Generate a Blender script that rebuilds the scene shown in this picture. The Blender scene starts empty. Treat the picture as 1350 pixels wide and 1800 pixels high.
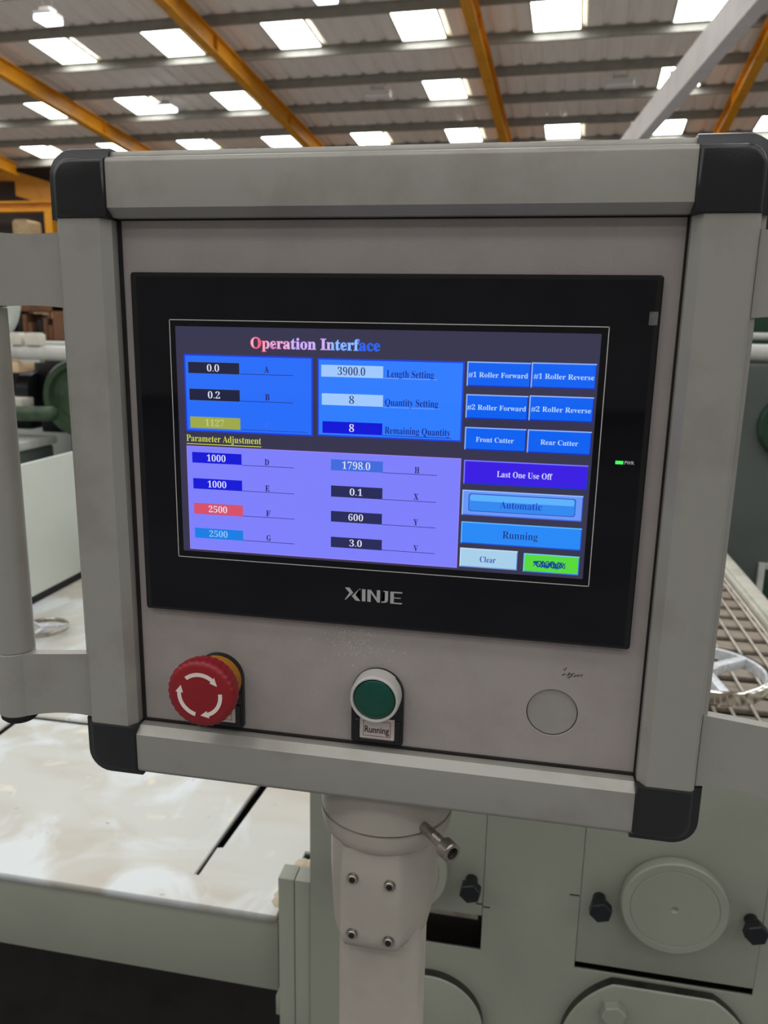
import bpy, bmesh, math, random
from mathutils import Vector, Matrix
random.seed(7)
SC = bpy.context.scene
COL = SC.collection

# ------------------------------------------------------------------ camera, world, exposure
cam = bpy.data.cameras.new('camera')
cam_ob = bpy.data.objects.new('camera', cam)
COL.objects.link(cam_ob)
cam_ob.location = (0.0788, -0.4035, 1.5)
cam_ob.rotation_euler = (math.radians(77.208), math.radians(-1.081), math.radians(10.747))
cam.sensor_fit = 'VERTICAL'
cam.sensor_height = 36.0
cam.lens = 27.7
cam.clip_start = 0.02
cam.clip_end = 200
cam.dof.use_dof = True
cam.dof.focus_distance = 0.43
cam.dof.aperture_fstop = 16
SC.camera = cam_ob
world = bpy.data.worlds.new('world')
SC.world = world
world.use_nodes = True
world.node_tree.nodes['Background'].inputs[0].default_value = (0.75, 0.85, 1.0, 1)
world.node_tree.nodes['Background'].inputs[1].default_value = 0.5
SKYLIGHT = 10.2          # radiance of the daylit roof sheets
SC.view_settings.view_transform = 'Standard'
SC.view_settings.look = 'None'
SC.view_settings.gamma = 1
SC.view_settings.use_curve_mapping = False
SC.view_settings.exposure = 0.0

# ------------------------------------------------------------------ materials
def lin(c):
    def f(v):
        v /= 255.0
        return v / 12.92 if v <= 0.04045 else ((v + 0.055) / 1.055) ** 2.4
    return (f(c[0]), f(c[1]), f(c[2]), 1)

def mat(name, c, rough=0.5, metal=0.0, spots=None, scale=8, bump=0.0, bscale=300, emit=None, strength=1.0, lo=0.45, hi=0.7, stretch=(1, 1, 1), spec=0.5):
    """base colour (sRGB), optional stain colour mixed in by noise, optional fine relief"""
    m = bpy.data.materials.new(name)
    m.use_nodes = True
    nt = m.node_tree
    b = nt.nodes['Principled BSDF']
    b.inputs['Base Color'].default_value = lin(c)
    b.inputs['Roughness'].default_value = rough
    b.inputs['Metallic'].default_value = metal
    b.inputs['Specular IOR Level'].default_value = spec
    tc = nt.nodes.new('ShaderNodeTexCoord')
    if spots is not None:
        mp = nt.nodes.new('ShaderNodeMapping')
        mp.inputs['Scale'].default_value = stretch
        n = nt.nodes.new('ShaderNodeTexNoise')
        n.inputs['Scale'].default_value = scale
        n.inputs['Detail'].default_value = 6
        n.inputs['Roughness'].default_value = 0.6
        r = nt.nodes.new('ShaderNodeValToRGB')
        r.color_ramp.elements[0].position = lo
        r.color_ramp.elements[0].color = lin(c)
        r.color_ramp.elements[1].position = hi
        r.color_ramp.elements[1].color = lin(spots)
        nt.links.new(tc.outputs['Object'], mp.inputs[0])
        nt.links.new(mp.outputs[0], n.inputs['Vector'])
        nt.links.new(n.outputs['Fac'], r.inputs[0])
        nt.links.new(r.outputs[0], b.inputs['Base Color'])
    if bump > 0:
        n2 = nt.nodes.new('ShaderNodeTexNoise')
        n2.inputs['Scale'].default_value = bscale
        n2.inputs['Detail'].default_value = 3
        bp = nt.nodes.new('ShaderNodeBump')
        bp.inputs['Strength'].default_value = bump
        bp.inputs['Distance'].default_value = 0.001
        nt.links.new(tc.outputs['Object'], n2.inputs['Vector'])
        nt.links.new(n2.outputs['Fac'], bp.inputs['Height'])
        nt.links.new(bp.outputs[0], b.inputs['Normal'])
    if emit is not None:
        b.inputs['Emission Color'].default_value = lin(emit)
        b.inputs['Emission Strength'].default_value = strength
    return m

def screen_mat(name, c, k=1.0):
    """a lit patch of the display behind glass"""
    m = mat(name, (4, 4, 6), rough=0.06, emit=c, strength=k)
    return m

M = {}
M['alu'] = mat('matte_aluminium', (164, 161, 152), rough=0.36, metal=0.25, spots=(142, 133, 126), scale=14, lo=0.5, hi=0.8, bump=0.04, bscale=900)
M['plate'] = mat('grey_powder_coat', (166, 157, 152), rough=0.5, spots=(158, 149, 145), scale=30, bump=0.2, bscale=1400)
M['black_cap'] = mat('black_moulded_plastic', (28, 29, 29), rough=0.26, bump=0.08, bscale=1500)
M['gasket'] = mat('black_rubber', (22, 20, 19), rough=0.8, spots=(34, 30, 27), scale=40)
M['glass'] = mat('black_front_glass', (3, 4, 11), rough=0.05, spots=(5, 6, 14), scale=6, spec=0.35)
M['bezel_edge'] = mat('black_bezel_edge', (10, 10, 13), rough=0.25, spots=(14, 14, 17), scale=20)
M['white_print'] = mat('white_print', (205, 203, 196), rough=0.5)
M['silver_print'] = mat('silver_print', (178, 176, 176), rough=0.45)
M['red'] = mat('red_plastic', (146, 18, 28), rough=0.45, spots=(136, 16, 26), scale=60, bump=0.05)
M['cream_print'] = mat('cream_print', (236, 222, 212), rough=0.5)
M['yellow_plastic'] = mat('ochre_yellow_plastic', (172, 112, 24), rough=0.45, spots=(158, 102, 24), scale=40)
M['legend'] = mat('legend_black_plastic', (14, 15, 20), rough=0.35, spots=(20, 20, 24), scale=50)
M['ring'] = mat('satin_chrome_ring', (214, 210, 204), rough=0.35, metal=0.35)
M['green_lens'] = mat('green_lens', (0, 74, 58), rough=0.25, spots=(0, 66, 52), scale=40)
M['tag'] = mat('paper_tag', (200, 188, 180), rough=0.6, spots=(190, 178, 170), scale=90)
M['ink'] = mat('dark_ink', (40, 34, 38), rough=0.6)
M['red_ink'] = mat('red_ink', (140, 60, 60), rough=0.6)
M['plug'] = mat('grey_plug', (156, 151, 146), rough=0.5, spots=(150, 146, 141), scale=50)
M['post'] = mat('cream_grey_enamel', (180, 172, 160), rough=0.42, spots=(166, 158, 146), scale=12, bump=0.15, bscale=500)
M['steel'] = mat('bright_steel', (170, 164, 154), rough=0.28, metal=0.9, spots=(140, 134, 124), scale=60)
M['dark_hole'] = mat('socket_shade_black', (16, 16, 17), rough=0.5)  # black tone stands in for the shade inside the screw sockets
M['black_bolt'] = mat('black_oxide_bolt', (30, 33, 36), rough=0.35, metal=0.4, spots=(40, 44, 48), scale=70)
M['machine'] = mat('grey_green_machine_enamel', (150, 153, 138), rough=0.45, spots=(142, 144, 130), scale=5, bump=0.15, bscale=60)
M['machine_dark'] = mat('shade_dark_steel', (44, 40, 36), rough=0.45, metal=0.3, spots=(28, 25, 23), scale=14)  # near-black tone puts the shade of cavities and undersides into the colour
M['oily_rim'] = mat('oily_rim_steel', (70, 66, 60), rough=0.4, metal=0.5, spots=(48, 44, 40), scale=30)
M['table'] = None
M['dust'] = mat('packed_wood_dust', (196, 182, 158), rough=0.9, spots=(170, 150, 126), scale=60, bump=0.6, bscale=200)
M['pale_sheet'] = mat('pale_green_grey_sheet', (214, 219, 208), rough=0.4, spots=(206, 211, 200), scale=4)
M['chrome'] = mat('polished_chrome', (214, 212, 206), rough=0.12, metal=1.0, spots=(196, 194, 188), scale=30)
M['cast_white'] = mat('bead_blasted_casting', (226, 228, 230), rough=0.45, metal=0.3, spots=(190, 194, 198), scale=110)
M['slat'] = mat('worn_wooden_slat', (150, 138, 122), rough=0.6, spots=(116, 104, 92), scale=18, stretch=(1, 6, 1))
M['wire'] = mat('pale_steel_wire', (206, 198, 184), rough=0.35, metal=0.4, spots=(180, 170, 156), scale=40)
M['rail'] = mat('pale_worn_rail', (206, 204, 190), rough=0.5, spots=(176, 174, 158), scale=12)
M['dark_green'] = mat('dark_green_enamel', (34, 66, 44), rough=0.35, spots=(26, 52, 36), scale=10)
M['gear_green'] = mat('moss_green_casting', (62, 84, 58), rough=0.45, spots=(44, 62, 44), scale=14)
M['slate'] = mat('slate_grey_enamel', (86, 92, 88), rough=0.4, spots=(76, 82, 79), scale=4)
M['dark_metal'] = mat('dark_gunmetal', (40, 42, 46), rough=0.4, metal=0.4, spots=(30, 31, 34), scale=12)
M['pale_pipe'] = mat('pale_painted_pipe', (206, 206, 198), rough=0.35, spots=(186, 186, 178), scale=12)
M['white_box'] = mat('white_carton', (228, 222, 208), rough=0.6, spots=(214, 208, 194), scale=14)
M['wood'] = mat('fresh_veneer_wood', (238, 208, 168), rough=0.55, spots=(214, 172, 128), scale=9, stretch=(1, 1, 9))
M['brown'] = mat('brown_rack_timber', (128, 86, 60), rough=0.7, spots=(92, 66, 50), scale=8)
M['yellow_steel'] = mat('yellow_painted_steel', (222, 150, 22), rough=0.35, spots=(196, 126, 18), scale=2.5, lo=0.5, hi=0.75)
M['purlin'] = mat('dark_grey_purlin', (146, 143, 132), rough=0.45, spots=(130, 127, 117), scale=3)
M['roof_sheet'] = mat('grey_roof_sheet', (240, 230, 217), rough=0.6, spots=(230, 219, 205), scale=1.2, stretch=(4, 0.4, 1))
M['skylight'] = mat('daylit_translucent_sheet', (240, 240, 230), rough=0.5, emit=(250, 253, 255), strength=SKYLIGHT)
M['sky_frame'] = mat('pale_skylight_trim', (206, 206, 186), rough=0.5, spots=(190, 190, 172), scale=6)
M['lamp_face'] = mat('led_lamp_face', (230, 235, 245), rough=0.5, emit=(226, 236, 255), strength=6.0)
M['lamp_body'] = mat('pale_lamp_body', (232, 230, 226), rough=0.4, spots=(224, 222, 216), scale=6)
M['girder'] = mat('pale_grey_girder_paint', (206, 200, 194), rough=0.5, spots=(192, 184, 176), scale=1.5)
M['dark_wall'] = mat('dark_brown_cladding', (74, 62, 54), rough=0.7, spots=(60, 50, 44), scale=0.8)
M['wall'] = mat('grey_block_wall', (196, 194, 192), rough=0.8, spots=(180, 178, 176), scale=1.5)
M['floor'] = mat('worn_concrete', (132, 131, 132), rough=0.7, spots=(110, 109, 110), scale=0.8, bump=0.2, bscale=20)
M['tan'] = mat('tan_sacking', (186, 160, 120), rough=0.8, spots=(160, 132, 96), scale=6)

def table_material():
    """pale steel bed: beige wood-sap stains, bluish wiped streaks and dark specks"""
    m = mat('stained_table_steel', (218, 218, 208), rough=0.33)
    nt = m.node_tree
    b = nt.nodes['Principled BSDF']
    tc = nt.nodes.new('ShaderNodeTexCoord')
    def layer(prev, col, scale, lo, hi, stretch, detail=5, dist=0.0, amount=1.0):
        mp = nt.nodes.new('ShaderNodeMapping'); mp.inputs['Scale'].default_value = stretch
        n = nt.nodes.new('ShaderNodeTexNoise'); n.inputs['Scale'].default_value = scale
        n.inputs['Detail'].default_value = detail; n.inputs['Distortion'].default_value = dist
        r = nt.nodes.new('ShaderNodeMapRange'); r.inputs['From Min'].default_value = lo
        r.inputs['From Max'].default_value = hi; r.inputs['To Max'].default_value = amount
        mx = nt.nodes.new('ShaderNodeMix'); mx.data_type = 'RGBA'
        nt.links.new(tc.outputs['Object'], mp.inputs[0]); nt.links.new(mp.outputs[0], n.inputs['Vector'])
        nt.links.new(n.outputs['Fac'], r.inputs[0]); nt.links.new(r.outputs[0], mx.inputs[0])
        if isinstance(prev, tuple): mx.inputs[6].default_value = prev
        else: nt.links.new(prev, mx.inputs[6])
        mx.inputs[7].default_value = lin(col)
        return mx.outputs[2]
    s = layer(lin((205, 205, 197)), (188, 176, 158), 3.0, 0.45, 0.70, (1, 2.6, 1), 6, 0.4, 0.8)
    s = layer(s, (222, 227, 228), 4.5, 0.5, 0.62, (1.2, 0.9, 1), 5, 1.6, 0.9)
    s = layer(s, (232, 226, 208), 12, 0.62, 0.72, (1, 1, 1), 6, 0.5, 0.8)
    s = layer(s, (134, 122, 106), 30, 0.70, 0.76, (1, 1.6, 1), 3, 0.2, 0.7)
    nt.links.new(s, b.inputs['Base Color'])
    return m
M['table'] = table_material()

# ------------------------------------------------------------------ helpers
def finish(me, smooth=35):
    if smooth:
        for p in me.polygons: p.use_smooth = True
        me.set_sharp_from_angle(angle=math.radians(smooth))

def obj(name, bm, m, parent=None, smooth=35, loc=None):
    me = bpy.data.meshes.new(name)
    bmesh.ops.recalc_face_normals(bm, faces=bm.faces)
    bm.to_mesh(me); bm.free()
    for x in (m if isinstance(m, (list, tuple)) else [m]): me.materials.append(x)
    finish(me, smooth)
    return link(name, me, parent, loc)

def link(name, me, parent=None, loc=None):
    o = bpy.data.objects.new(name, me)
    COL.objects.link(o)
    if loc is not None: o.location = loc
    if parent is not None:
        o.parent = parent
    return o

def tag(o, label, cat, group=None):
    o['label'] = label; o['category'] = cat
    if group: o['group'] = group
    return o

def struct(o):
    o['kind'] = 'structure'
    return o

def thing(name, label, cat, loc=(0, 0, 0), group=None, rotz=0):
    o = bpy.data.objects.new(name, None)
    o.empty_display_size = 0.05
    COL.objects.link(o); o.location = loc; o.rotation_euler = (0, 0, rotz)
    return tag(o, label, cat, group)

def B(): return bmesh.new()

def box(bm, x0, x1, y0, y1, z0, z1, bev=0.0, seg=2, mi=0, rot=None):
    r = bmesh.ops.create_cube(bm, size=1)
    vs = r['verts']
    for v in vs:
        v.co = Vector(((x0 + x1) / 2 + v.co.x * (x1 - x0), (y0 + y1) / 2 + v.co.y * (y1 - y0), (z0 + z1) / 2 + v.co.z * (z1 - z0)))
    fs = {f for v in vs for f in v.link_faces}
    for f in fs: f.material_index = mi
    if bev > 0:
        es = {e for v in vs for e in v.link_edges}
        bmesh.ops.bevel(bm, geom=list(es), offset=bev, segments=seg, affect='EDGES', profile=0.5)
    return bm

def ring_pts(c, axis, r, n, ref=None, phase=0.0):
    axis = Vector(axis).normalized()
    ref = Vector(ref) if ref else (Vector((0, 0, 1)) if abs(axis.z) < 0.9 else Vector((1, 0, 0)))
    a = axis.cross(ref).normalized(); b = axis.cross(a)
    return [Vector(c) + a * (r * math.cos(2 * math.pi * k / n + phase)) + b * (r * math.sin(2 * math.pi * k / n + phase)) for k in range(n)]

def lathe(bm, origin, axis, prof, n=40, caps=(True, True), mi=0, phase=0.0):
    """prof: list of (distance along axis, radius); hard corners get separated by sharp angle"""
    axis = Vector(axis).normalized(); o = Vector(origin)
    rings = []
    for d, r in prof:
        if r < 1e-7: rings.append([bm.verts.new(o + axis * d)])
        else: rings.append([bm.verts.new(p) for p in ring_pts(o + axis * d, axis, r, n, phase=phase)])
    def face(v):
        try:
            f = bm.faces.new(v); f.material_index = mi
        except ValueError: pass
    for a, b in zip(rings[:-1], rings[1:]):
        if len(a) == 1 and len(b) == 1: continue
        for k in range(n):
            j = (k + 1) % n
            if len(a) == 1: face([a[0], b[k], b[j]])
            elif len(b) == 1: face([a[k], a[j], b[0]])
            else: face([a[k], a[j], b[j], b[k]])
    if caps[0] and len(rings[0]) > 1: face(rings[0])
    if caps[1] and len(rings[-1]) > 1: face(rings[-1])
    return bm

def cyl(bm, p0, p1, r, n=24, r1=None, mi=0, phase=0.0):
    p0 = Vector(p0); p1 = Vector(p1); L = (p1 - p0).length
    return lathe(bm, p0, p1 - p0, [(0, r), (L, r if r1 is None else r1)], n, mi=mi, phase=phase)

def prism(bm, poly, f0, f1, mi=0):
    """poly: list of 2D points; f0, f1 map a 2D point to the two ends"""
    a = [bm.verts.new(f0(p)) for p in poly]; b = [bm.verts.new(f1(p)) for p in poly]
    n = len(poly)
    fs = [bm.faces.new(a), bm.faces.new(list(reversed(b)))]
    for k in range(n):
        j = (k + 1) % n
        fs.append(bm.faces.new([a[j], a[k], b[k], b[j]]))
    for f in fs: f.material_index = mi
    return bm

def xz_prism(bm, poly, y0, y1, mi=0):
    return prism(bm, poly, lambda p: Vector((p[0], y0, p[1])), lambda p: Vector((p[0], y1, p[1])), mi)

def loft(bm, sections, caps=True, mi=0):
    """sections: lists of 3D points, all the same length"""
    rs = [[bm.verts.new(p) for p in s] for s in sections]
    n = len(rs[0])
    for a, b in zip(rs[:-1], rs[1:]):
        for k in range(n):
            j = (k + 1) % n
            f = bm.faces.new([a[k], a[j], b[j], b[k]]); f.material_index = mi
    if caps:
        bm.faces.new(rs[0]).material_index = mi; bm.faces.new(list(reversed(rs[-1]))).material_index = mi
    return bm

def rrect(x0, x1, z0, z1, r, n=5, corners=(1, 1, 1, 1)):
    """rounded rectangle, corners order: (x1,z1) (x0,z1) (x0,z0) (x1,z0)"""
    out = []
    cs = [(x1, z1, 0), (x0, z1, 90), (x0, z0, 180), (x1, z0, 270)]
    for (cx, cz, a0), on in zip(cs, corners):
        if not on or r <= 0: out.append((cx, cz)); continue
        ox = cx - r if cx == x1 else cx + r
        oz = cz - r if cz == z1 else cz + r
        for k in range(n + 1):
            a = math.radians(a0 + 90 * k / n)
            out.append((ox + r * math.cos(a), oz + r * math.sin(a)))
    return out

def circle(cx, cz, r, n=40):
    return [(cx + r * math.cos(2 * math.pi * k / n), cz + r * math.sin(2 * math.pi * k / n)) for k in range(n)]

def curve_mesh(cu, name):
    ob = bpy.data.objects.new('tmp', cu); COL.objects.link(ob)
    dg = bpy.context.evaluated_depsgraph_get()
    me = bpy.data.meshes.new_from_object(ob.evaluated_get(dg))
    me.name = name
    bpy.data.objects.remove(ob); bpy.data.curves.remove(cu)
    return me

def holed(name, outer, holes, thick, mp):
    """plate with holes: 2D outline + hole outlines; mp maps (u, v, w) to 3D, w in 0..thick"""
    cu = bpy.data.curves.new('tmp', 'CURVE'); cu.dimensions = '2D'; cu.fill_mode = 'BOTH'; cu.extrude = thick / 2
    for poly in [outer] + holes:
        sp = cu.splines.new('POLY'); sp.points.add(len(poly) - 1); sp.use_cyclic_u = True
        for p, q in zip(sp.points, poly): p.co = (q[0], q[1], 0, 1)
    me = curve_mesh(cu, name)
    for v in me.vertices: v.co = mp(v.co.x, v.co.y, v.co.z + thick / 2)
    bm = B(); bm.from_mesh(me); bpy.data.meshes.remove(me)
    bmesh.ops.remove_doubles(bm, verts=bm.verts, dist=1e-6)
    return bm

def serif(s):
    """the bold serif letters of the built-in font's mathematical range"""
    o = ''
    for ch in s:
        if 'A' <= ch <= 'Z': o += chr(0x1D400 + ord(ch) - 65)
        elif 'a' <= ch <= 'z': o += chr(0x1D41A + ord(ch) - 97)
        elif '0' <= ch <= '9': o += chr(0x1D7CE + ord(ch) - 48)
        else: o += ch
    return o

_cap = {}
def text_flat(s, bold=True, weight=0.0):
    cu = bpy.data.curves.new('tmp', 'FONT'); cu.body = serif(s) if bold else s; cu.size = 1.0
    cu.resolution_u = 3; cu.offset = weight; cu.space_character = 1.0
    me = curve_mesh(cu, 'text')
    bm = B(); bm.from_mesh(me); bpy.data.meshes.remove(me)
    return bm

def cap_height(bold):
    if bold not in _cap:
        b = text_flat('H', bold); _cap[bold] = max(v.co.y for v in b.verts); b.free()
    return _cap[bold]

def put_text(dst, s, x0, x1, base, cap, y, bold=True, weight=0.0, mi=0, grad=None):
    """letters lying in an XZ plane, stretched to x0..x1, given cap height"""
    t = text_flat(s, bold, weight)
    a = min(v.co.x for v in t.verts); b = max(v.co.x for v in t.verts)
    kx = (x1 - x0) / (b - a); kz = cap / cap_height(bold)
    vm = {v: dst.verts.new((x0 + (v.co.x - a) * kx, y, base + v.co.y * kz)) for v in t.verts}
    for f in t.faces:
        try:
            g = dst.faces.new([vm[v] for v in f.verts])
            if grad:
                cx = (f.calc_center_median().x - a) / (b - a)
                g.material_index = grad(cx)
            else: g.material_index = mi
        except ValueError: pass
    t.free()

def quad(bm, x0, x1, z0, z1, y, mi=0):
    f = bm.faces.new([bm.verts.new(p) for p in ((x0, y, z0), (x1, y, z0), (x1, y, z1), (x0, y, z1))])
    f.material_index = mi
    return f

def slab(bm, x0, x1, z0, z1, y, t=0.00012, mi=0):
    return box(bm, x0, x1, y, y + t, z0, z1, mi=mi)

# ------------------------------------------------------------------ hall frame: u along the purlins, v along the rafters
HA = math.atan2(-0.055, 1)
def W(u, v, z): return Vector((u * math.cos(HA) - v * math.sin(HA), u * math.sin(HA) + v * math.cos(HA), z))
def roof_z(v): return 9.92 - 0.091 * abs(v)
UL, UR, VB, VF = -29.0, 18.0, -17.0, 26.6

# floor and walls
bm = B()
bm.faces.new([bm.verts.new(W(u, v, 0)) for u, v in ((UL - 1, VB), (UR + 1, VB), (UR + 1, 30), (UL - 1, 30))])
struct(obj('floor', bm, M['floor'], smooth=0))
def wall(name, a, b, z1, m):
    bm = B(); t = 0.2
    d = (Vector((b[0], b[1])) - Vector((a[0], a[1]))).normalized(); nx, ny = -d.y * t, d.x * t
    prism(bm, [(a[0], a[1]), (b[0], b[1]), (b[0] + nx, b[1] + ny), (a[0] + nx, a[1] + ny)],
          lambda p: W(p[0], p[1], 0), lambda p: W(p[0], p[1], z1))
    return struct(obj(name, bm, m, smooth=0))
wall('wall_left', (UL, VB), (UL, 29), 10.2, M['wall'])
wall('wall_right', (UR, 29), (UR, VB), 10.2, M['wall'])
wall('wall_back', (UR, VB), (UL, VB), 9.0, M['wall'])
wall('wall_front', (UL, 28.6), (UR, 28.6), 9.0, M['dark_wall'])

# ceiling of ribbed sheets, two slopes
bm = B()
per, dep = 0.5, 0.045
us = []
u = UL - 0.5
while u < UR + 0.5:
    us += [(u, 0), (u + 0.06, dep), (u + 0.14, dep), (u + 0.2, 0)]
    u += per
rows = [[bm.verts.new(W(a, v, roof_z(v) + d)) for a, d in us] for v in (VB - 0.3, 0.0, VF)]
for a, b in zip(rows[:-1], rows[1:]):
    for k in range(len(us) - 1): bm.faces.new([a[k], a[k + 1], b[k + 1], b[k]])
# the strip that closes the roof beyond the eave gutter
top = [bm.verts.new(W(a, v, z)) for a, v, z in ((UL - .5, VF, roof_z(VF) + .3), (UR + .5, VF, roof_z(VF) + .3), (UR + .5, 29, 7.6), (UL - .5, 29, 7.6))]
bm.faces.new(top)
ceiling = struct(obj('ceiling', bm, M['roof_sheet'], smooth=0))

# purlins: Z sections, every 1.7735 m, webs hanging under the sheets
def purlin_mesh(v):
    bm = B()
    s = -0.091 if v > 0 else 0.091
    z = roof_z(v)
    pts = [(0, 0), (0, -0.2), (0.07, -0.2), (0.07, -0.185), (0.012, -0.185), (0.012, -0.004), (-0.055, -0.001), (-0.055, 0)]
    prism(bm, pts, lambda p: W(UL, v + p[0], z + p[1] + 0.0 * s), lambda p: W(UR, v + p[0], z + p[1]))
    return bm
for k in range(-15, 6):
    v = 17.63 + 1.7735 * k
    if v < VB + 0.5 or abs(v) < 0.4: continue
    obj('purlin', purlin_mesh(v), M['purlin'], ceiling, smooth=0)
# gutter beam at the eave
bm = B()
prism(bm, [(VF - .1, roof_z(VF) - .28), (VF + .15, roof_z(VF) - .28), (VF + .15, roof_z(VF) + .06), (VF - .1, roof_z(VF) + .02)], lambda p: W(UL, p[0], p[1]), lambda p: W(UR, p[0], p[1]))
obj('gutter_beam', bm, M['purlin'], ceiling, smooth=0)

# skylights: one translucent sheet wide, between every second pair of purlins
n_win = 0
def skylight(u, v0, v1):
    global n_win
    n_win += 1
    bm = B()
    hw = 0.5
    def P(a, b, d): return W(a, b, roof_z(b) - d)
    f = bm.faces.new([bm.verts.new(P(*q)) for q in ((u - hw, v0, .03), (u + hw, v0, .03), (u + hw, v1, .03), (u - hw, v1, .03))])
    f.material_index = 0
    e = 0.045
    for (a0, a1, b0, b1) in ((u - hw - e, u - hw, v0 - e, v1 + e), (u + hw, u + hw + e, v0 - e, v1 + e), (u - hw, u + hw, v0 - e, v0), (u - hw, u + hw, v1, v1 + e)):
        lo = [bm.verts.new(P(a, b, .05)) for a, b in ((a0, b0), (a1, b0), (a1, b1), (a0, b1))]
        hi = [bm.verts.new(P(a, b, .0)) for a, b in ((a0, b0), (a1, b0), (a1, b1), (a0, b1))]
        fs = [bm.faces.new(lo), bm.faces.new(hi[::-1])] + [bm.faces.new([lo[k], lo[(k + 1) % 4], hi[(k + 1) % 4], hi[k]]) for k in range(4)]
        for g in fs: g.material_index = 1
    me = bpy.data.meshes.new('window'); bm.normal_update()
    # the pane looks down into the hall
    if f.normal.z > 0: f.normal_flip()
    bm.to_mesh(me); bm.free()
    me.materials.append(M['skylight']); me.materials.append(M['sky_frame'])
    return struct(link('window_%d' % n_win, me))
M['skylight'].cycles.emission_sampling = 'FRONT'
cols = [2.0 + 3.0 * k for k in range(-10, 6)]
for k in range(-8, 3):
    v0 = 17.93 + 3.547 * k
    if v0 < VB + 1 or abs(v0 + .6) < 1.2: continue
    for c in cols:
        if k == 1 and any(abs(c - q) < .2 for q in (-7.0, -1.0, 5.0, 11.0)): continue
        skylight(c + (0.05 if c < 0 else 0), v0, v0 + 1.40)

# rafters: yellow I sections under the purlins
def rafter_mesh(u, v0=0.6, v1=26.45):
    bm = B()
    fw, dp, tf, tw = 0.115, 0.42, 0.03, 0.02
    pts = [(-fw, 0), (-fw, -tf), (-tw, -tf), (-tw, -dp + tf), (-fw, -dp + tf), (-fw, -dp), (fw, -dp), (fw, -dp + tf), (tw, -dp + tf), (tw, -tf), (fw, -tf), (fw, 0)]
    prism(bm, pts, lambda p: W(u + p[0], v0, roof_z(v0) - 0.2 + p[1]), lambda p: W(u + p[0], v1, roof_z(v1) - 0.2 + p[1]))
    for vv in (8.4, 13.2, 18.0, 22.8):      # stiffener plates
        for s in (-1, 1):
            xs = sorted((u + s * tw, u + s * fw * .95))
            prism(bm, [(xs[0], -tf), (xs[1], -tf), (xs[1], -dp + tf), (xs[0], -dp + tf)], lambda p: W(p[0], vv, roof_z(vv) - .2 + p[1]), lambda p: W(p[0], vv + .02, roof_z(vv) - .2 + p[1]))
    return bm
RAFT = [(-20.6, None), (-14.62, 'yellow steel rafter leaving the left edge of the picture under the roof'),
        (-8.6, 'yellow steel rafter second from the left, reaching the panel top left of centre'),
        (-2.58, 'yellow steel rafter that comes down nearest the middle of the panel top'),
        (3.42, 'yellow steel rafter furthest right, behind the pale grey girder'), (9.42, None)]
for u, lab in RAFT:
    o = obj('roof_rafter', rafter_mesh(u), M['yellow_steel'], smooth=0)
    if lab is None: lab = 'yellow steel rafter over the unseen bay %s' % ('at the left' if u < 0 else 'at the right')
    tag(o, lab, 'roof beam', 'yellow roof rafters')

# steelwork under the eave at the far left
bm = B()
def bar_uz(bm, a, b, v0, v1, h):
    prism(bm, [(a[0], a[1]), (b[0], b[1]), (b[0], b[1] - h), (a[0], a[1] - h)], lambda p: W(p[0], v0, p[1]), lambda p: W(p[0], v1, p[1]))
bar_uz(bm, (-26.0, 7.47), (-21.8, 7.36), 27.9, 28.2, 0.34)
bar_uz(bm, (-21.8, 7.36), (-18.2, 6.35), 27.9, 28.2, 0.9)
tag(obj('knee_brace', bm, M['yellow_steel'], smooth=0), 'yellow steel brace sloping down under the eave at the far left', 'brace')
rb = thing('crane_runway_beam', 'long yellow horizontal runway beam on columns below the eave at the far left', 'beam')
bm = B()
bar_uz(bm, (-28, 6.16), (17, 6.16), 27.3, 27.7, 0.06); bar_uz(bm, (-28, 6.10), (17, 6.10), 27.47, 27.53, 0.26); bar_uz(bm, (-28, 5.84), (17, 5.84), 27.3, 27.7, 0.06)
obj('beam', bm, M['yellow_steel'], rb, smooth=0)
for u in (-26.5, -20.0, -8.6, 3.4, 14):
    bm = B()
    prism(bm, [(u - .16, 27.3), (u + .16, 27.3), (u + .16, 27.7), (u - .16, 27.7)], lambda p: W(p[0], p[1], 0), lambda p: W(p[0], p[1], 5.78))
    obj('column', bm, M['yellow_steel'], rb, smooth=0)
bm = B()
prism(bm, rrect(-19.95, -19.3, 4.0, 5.2, .15), lambda p: W(p[0], 25.2, p[1]), lambda p: W(p[0], 25.9, p[1]))
prism(bm, rrect(-20.0, -19.25, 3.9, 4.02, .03), lambda p: W(p[0], 25.1, p[1]), lambda p: W(p[0], 26.0, p[1]))
prism(bm, [(-20.0, 0), (-19.9, 0), (-19.9, 3.9), (-20.0, 3.9)], lambda p: W(p[0], 25.2, p[1]), lambda p: W(p[0], 25.9, p[1]))
prism(bm, [(-19.35, 0), (-19.25, 0), (-19.25, 3.9), (-19.35, 3.9)], lambda p: W(p[0], 25.2, p[1]), lambda p: W(p[0], 25.9, p[1]))
tag(obj('storage_bin', bm, M['tan']), 'tan bin on tall legs by the far column, above the panel handle', 'bin')

# overhead girder at the upper right
bm = B()
A0 = Vector((2.12 + .0806 * 6.8, 3.0)); A1 = Vector((2.12 - .0806 * 14.2, 24.0)); off = Vector((.19, .015))
def gird(p): return lambda q: Vector((p.x + off.x * q[0], p.y + off.y * q[0], 5.0 + q[1]))
prism(bm, [(0, 0), (1, 0), (1, .02), (.95, .02), (.95, .40), (1, .40), (1, .43), (0, .43), (0, .40), (.0, .02)], gird(A0), gird(A1))
for k in range(7):
    c = A0.lerp(A1, (k + .5) / 7); box(bm, c.x + .02, c.x + .16, c.y - .03, c.y + .03, 5.43, 5.52)
tag(obj('overhead_girder', bm, M['girder'], smooth=0), 'pale grey box girder crossing diagonally under the roof at upper right', 'girder')

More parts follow.
